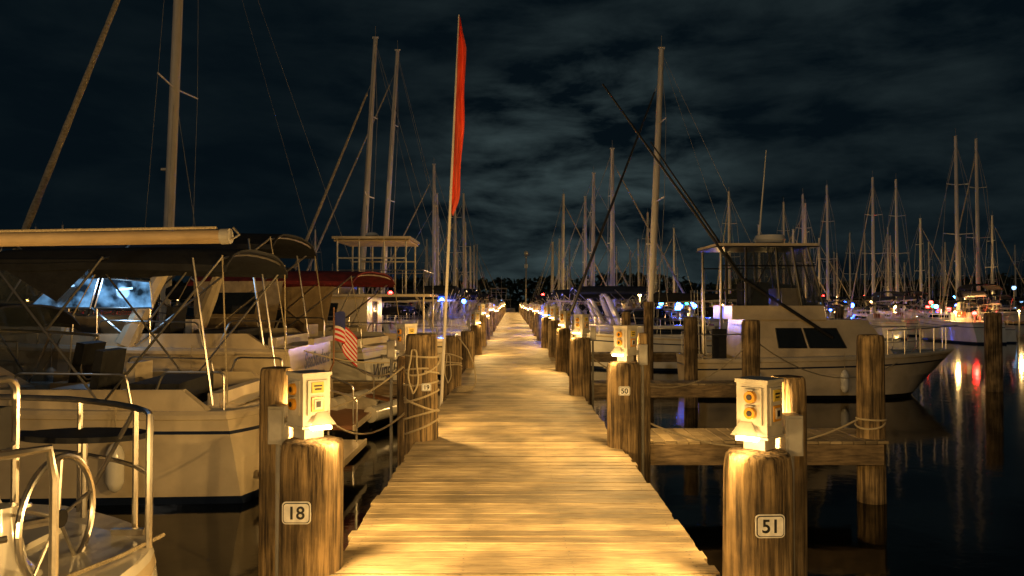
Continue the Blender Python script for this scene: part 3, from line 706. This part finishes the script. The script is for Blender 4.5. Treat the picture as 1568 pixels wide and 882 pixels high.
mb=MB(); nx,nz=20,13
fw,fh=.75,.42
def FP(u,v): return Vector((.10*math.sin(u*7)+ .02, u*fw*.62, -v*fh-u*u*.42+.03*math.sin(u*9+v*3)))
for i in range(nx):
    for j in range(nz):
        u0,u1=i/nx,(i+1)/nx; v0,v1=j/nz,(j+1)/nz
        k='fblue' if (i<nx*.4 and j<7) else ('fred' if j%2==0 else 'fwhite')
        mb.add([FP(u0,v0),FP(u1,v0),FP(u1,v1),FP(u0,v1)],[(0,1,2,3)],k)
mb.tube([(0,0,-.75),(0,0,.08)],.012,'teak',6)
mb.tube([(0,0,-.75),(-.35,0,-1.4)],.012,'teak',6)
o=mb.done('american_flag',(-2.95,12.35,1.42)); o.rotation_euler=(0,0,R(-25)); o.scale=(1.1,1.1,1.1)

mb=MB()
b=Vector((-1.16,12,-.6)); t=Vector((-.86,12,6.25)); A=lambda f:b.lerp(t,f)
mb.tube([b,A(.5),t],[.026,.024,.012],'alu',8)
n=26; vs=[];fs=[]
for i in range(n+1):
    f=i/n; p=A(.53+.465*f); w=.10+.045*math.sin(f*3.1)+.012*math.sin(f*17) ; w*=min(1,.35+f*7)*min(1,.25+(1-f)*5)
    for j in range(9):
        a=j/8; vs.append(p+Vector((.012+w*a,.05*math.sin(a*7+f*5)+.02*math.sin(f*21),-.05*a+.02*math.sin(f*13+a*3))))
for i in range(n):
    for j in range(8): fs.append((i*9+j,i*9+j+1,(i+1)*9+j+1,(i+1)*9+j))
mb.add(vs,fs,'red'); mb.add([v+Vector((0,.012,0)) for v in vs],[f[::-1] for f in fs],'red')
mb.done('red_feather_banner')

# ------------------------------------------------------------ neighbouring dock, lights, distant marina
mb=MB(); mb.box((60,62,-.1),(92,2,.2),'beam')
for k in range(24): mb.lathe([(.16,-2),(.16,.9+.2*(k%3))],'pile',(15+k*4,60.9),8)
mb.done('neighbouring_dock')
def small_lamp(x,y,z,col='farl',power=0,c=WARM,r=.07,name='dock_lamp'):
    mb=MB(); mb.tube([(0,0,WZ-.6),(0,0,z-.1)],.05,'grey',6); mb.lathe([(.05,z-.1),(r,z-.06),(r,z-.04)],'grey',(0,0),8); mb.ball((0,0,z+.02),r,col,8); mb.lathe([(r*1.2,z+.09+r*.5),(.01,z+.14+r*.5)],'grey',(0,0),8)
    o=mb.done(name,(x,y,0))
    if power: light(o,'bulb',(0,-.2,z+.05),power,c,.1)
    return o
for k,x in enumerate((17,24,31,38,46,58)): small_lamp(x,60.5,1.1+random.uniform(0,.4),power=700,r=.15)
for x,y_ in((19.3,44.5),(26.3,44.2),(34,50)): small_lamp(x,y_,.95,power=170,r=.06)
for x,y_,z in((26.8,43.2,.9),(31.5,55,.9),(37,60,1.3),(22.5,58,1.5),(29,52,1.2)): small_lamp(x,y_,z,'redl',40 if y_<44 else 0,(1,.03,.02),r=.12,name='red_dock_light')
for x,y_,z in((35,62,1.2),(15,64,1.4)): small_lamp(x,y_,z,'greenl',0,r=.13,name='green_dock_light')
for i_,(x,y_,z) in enumerate(((8.2,41,1.5),(9.6,43,1.4),(14,58,1.4),(9.6,52,1.5),(-4.6,62,1.8),(-3.1,48,1.6),(1.45,30,1.0),(1.5,36,1.0),(1.6,44,1.0),(-3.2,34,1.7),(13,66,1),(17,75,1.1),(-2.0,75,1.2),(20,52,1.2),(23,54,1),(33,58,1.2),(7,36,.9),(38,64,1.4),(6.9,31,1.3),(-6,46,1.8),(1.5,54,1.1),(10,38,1.0),(11.5,47,1.3),(26,57,1.3))):
    small_lamp(x,y_,z,'bluel',90 if i_<10 else 0,(.05,.15,1),r=.07+y_*.0016,name='blue_dock_light')
small_lamp(-26,40,1.6,power=300); small_lamp(-15,58,1.4,power=300)
for x,y_,mtop,s in((27.0,45,11.6,sB),(28.4,45.5,11.5,sC),(24.3,50,9.9,sA),(28.5,55,10.6,sB),(18.8,48,8.5,sA),(22,52,9.7,sC)):
    nat={sA:10.6,sB:11.0,sC:13.2}[s]; sf=(mtop+.8)/nat
    q=s.copy(); sc.collection.objects.link(q); rz=R(90); q.rotation_euler=(0,0,rz); q.scale=(sf*.8,sf*.8,sf); q.location=(x,y_-3.4*sf*.8,WZ)
for k in range(66):
    s=random.choice((sA,sB,sC,sD)); d=random.uniform(66,165)
    px=random.choice((random.uniform(.36,.72),random.uniform(.05,.36),random.uniform(.36,.75)))
    if k%9==0: px=random.uniform(-.12,-.06)
    if k%7==3: px=random.uniform(-.7,-.2)
    inst(s,px*d,d,random.choice((0,math.pi,R(90),R(-90))),random.uniform(.7,1.05))
for k in range(14):
    d=random.uniform(66,120); inst(random.choice((c1,c2)),random.uniform(.1,.65)*d,d,random.choice((0,math.pi,R(-90))),random.uniform(.8,1.1))
for k in range(60):
    d=random.uniform(80,200); x=random.uniform(-.6,.7)*d
    if abs(x)<9: x+=14
    kk=random.choice(('farl','farl','farl','whitel','bluel','bluel','redl'))
    small_lamp(x,d,random.uniform(.4,3.2),kk,0,r=.16+d*.0008)
for x,y_ in((12,70),(28,82),(48,80),(20,104),(50,115),(-16,90)):
    small_lamp(x,y_,2.2,power=1400,r=.16)
mb=MB(); mb.tube([(0,0,-2),(0,0,8.3)],[.12,.08],'grey',8); mb.box((0,0,8.4),(.5,.4,.12),'grey'); mb.lathe([(.1,8.45),(.28,8.6),(.28,9.0),(.05,9.2)],'plast',(0,0),10)
mb.box((0,0,6.9),(.5,.1,.6),'sign')
mb.done('lamp_post',(2.1,111,0))

# ------------------------------------------------------------ water, shore, trees
m=bpy.data.materials.new('dark_water'); m.use_nodes=True; nt=m.node_tree; N=nt.nodes; Lk=nt.links; b=N['Principled BSDF']
b.inputs['Base Color'].default_value=(.001,.002,.003,1); b.inputs['Roughness'].default_value=.07; b.inputs['IOR'].default_value=1.30
tc=N.new('ShaderNodeTexCoord'); n1=N.new('ShaderNodeTexNoise'); n1.inputs['Scale'].default_value=1.6; n1.inputs['Detail'].default_value=4
n2=N.new('ShaderNodeTexNoise'); n2.inputs['Scale'].default_value=.35; n2.inputs['Detail'].default_value=2
ad=N.new('ShaderNodeMath'); ad.operation='ADD'; Lk.new(tc.outputs['Object'],n1.inputs['Vector']); Lk.new(tc.outputs['Object'],n2.inputs['Vector'])
Lk.new(n1.outputs['Fac'],ad.inputs[0]); Lk.new(n2.outputs['Fac'],ad.inputs[1])
bp=N.new('ShaderNodeBump'); bp.inputs['Strength'].default_value=.12; bp.inputs['Distance'].default_value=.04
Lk.new(ad.outputs[0],bp.inputs['Height']); Lk.new(bp.outputs['Normal'],b.inputs['Normal']); M['water']=m
mb=MB(); S=2500; mb.add([(-S,-S,WZ),(S,-S,WZ),(S,S,WZ),(-S,S,WZ)],[(0,1,2,3)],'water'); mb.done('water',smooth=False)

mb=MB(); n=80; vs=[];fs=[]
for i in range(n+1):
    x=-420+i*12; yy=235+18*noise.noise(Vector((x*.012,0,3)))
    vs+=[(x,yy,WZ-.5),(x,yy+6,WZ+1.1),(x,yy+140,WZ+3)]
for i in range(n):
    for j in range(2): fs.append((i*3+j,(i+1)*3+j,(i+1)*3+j+1,i*3+j+1))
mb.add(vs,fs,'shore'); mb.done('shore_ground')
mb=MB(); rnd=random.Random(4)
def treeh(x): return 8.5+3.5*noise.noise(Vector((x*.016,1,0)))+3*noise.noise(Vector((x*.07,4,0)))
for k in range(24000):
    x=rnd.uniform(-250,300); H=treeh(x)+1.5*noise.noise(Vector((x*.35,2,0))); f=rnd.random()**.7
    z=WZ+1+H*f*rnd.uniform(.9,1.04); y_=242+rnd.uniform(0,14)+8*noise.noise(Vector((x*.03,9,0)))
    s=rnd.uniform(.4,1.1)
    a=Vector((rnd.gauss(0,1),rnd.gauss(0,1),rnd.gauss(0,1))).normalized()*s; bq=Vector((rnd.gauss(0,1),rnd.gauss(0,1),rnd.gauss(0,1))).normalized()*s
    c=Vector((x,y_,z)); mb.add([c-a,c+bq,c+a,c-bq],[(0,1,2,3)],'tree')
for k in range(150):
    x=rnd.uniform(-250,300); mb.tube([(x,248,WZ),(x+rnd.uniform(-.5,.5),248,WZ+treeh(x)*.8)],[.3,.1],'tree',5)
mb.done('distant_trees',smooth=False)

# ------------------------------------------------------------ sky
w=bpy.data.worlds.new('World'); sc.world=w; w.use_nodes=True; nt=w.node_tree; N=nt.nodes; Lk=nt.links; bg=N['Background']
tc=N.new('ShaderNodeTexCoord'); mp=N.new('ShaderNodeMapping'); mp.inputs['Scale'].default_value=(1.0,1.0,3.2); mp.inputs['Location'].default_value=(2.3,1.1,.45)
Lk.new(tc.outputs['Generated'],mp.inputs['Vector'])
n=N.new('ShaderNodeTexNoise'); n.inputs['Scale'].default_value=6.5; n.inputs['Detail'].default_value=8; n.inputs['Roughness'].default_value=.58; n.inputs['Distortion'].default_value=.25
Lk.new(mp.outputs[0],n.inputs['Vector'])
r=N.new('ShaderNodeValToRGB'); r.color_ramp.elements[0].position=.38; r.color_ramp.elements[1].position=.78; Lk.new(n.outputs['Fac'],r.inputs['Fac'])
nm=N.new('ShaderNodeVectorMath'); nm.operation='NORMALIZE'; Lk.new(tc.outputs['Generated'],nm.inputs[0])
def lobe(d,a,lo,hi):
    dt=N.new('ShaderNodeVectorMath'); dt.operation='DOT_PRODUCT'; dt.inputs[1].default_value=Vector(d).normalized(); Lk.new(nm.outputs[0],dt.inputs[0])
    mr=N.new('ShaderNodeMapRange'); mr.interpolation_type='SMOOTHSTEP'; mr.inputs['From Min'].default_value=a; mr.inputs['From Max'].default_value=1; mr.inputs['To Min'].default_value=lo; mr.inputs['To Max'].default_value=hi
    Lk.new(dt.outputs['Value'],mr.inputs['Value']); return mr.outputs[0]
a1=lobe((.28,1,.24),.82,.06,.24); a2=lobe((.09,1,.125),.968,0,.72)
sm=N.new('ShaderNodeMath'); sm.operation='ADD'; Lk.new(a1,sm.inputs[0]); Lk.new(a2,sm.inputs[1])
mu=N.new('ShaderNodeMath'); mu.operation='MULTIPLY'; Lk.new(r.outputs['Color'],mu.inputs[0]); Lk.new(sm.outputs[0],mu.inputs[1])
mx=N.new('ShaderNodeMix'); mx.data_type='RGBA'; mx.inputs[6].default_value=(.0018,.0046,.0070,1); mx.inputs[7].default_value=(.052,.078,.080,1)
Lk.new(mu.outputs[0],mx.inputs[0]); Lk.new(mx.outputs[2],bg.inputs['Color']); bg.inputs['Strength'].default_value=1.0
l=bpy.data.lights.new('fill_sun','SUN'); l.energy=.17; l.angle=R(2); l.color=(1,.86,.68)  # warm directional fill from behind, added to keep boats and masts visible
o=bpy.data.objects.new('fill_sun',l); sc.collection.objects.link(o); o.rotation_euler=(R(58),0,R(-22))

# ------------------------------------------------------------ camera
cam=bpy.data.cameras.new('camera'); co=bpy.data.objects.new('camera',cam); sc.collection.objects.link(co); sc.camera=co
cam.sensor_width=36; cam.lens=26.2; cam.clip_end=4000; cam.clip_start=.05
co.location=(0,0,1.6); co.rotation_euler=(R(91.05),0,0)
sc.view_settings.view_transform='Standard'; sc.view_settings.look='None'; sc.view_settings.exposure=0
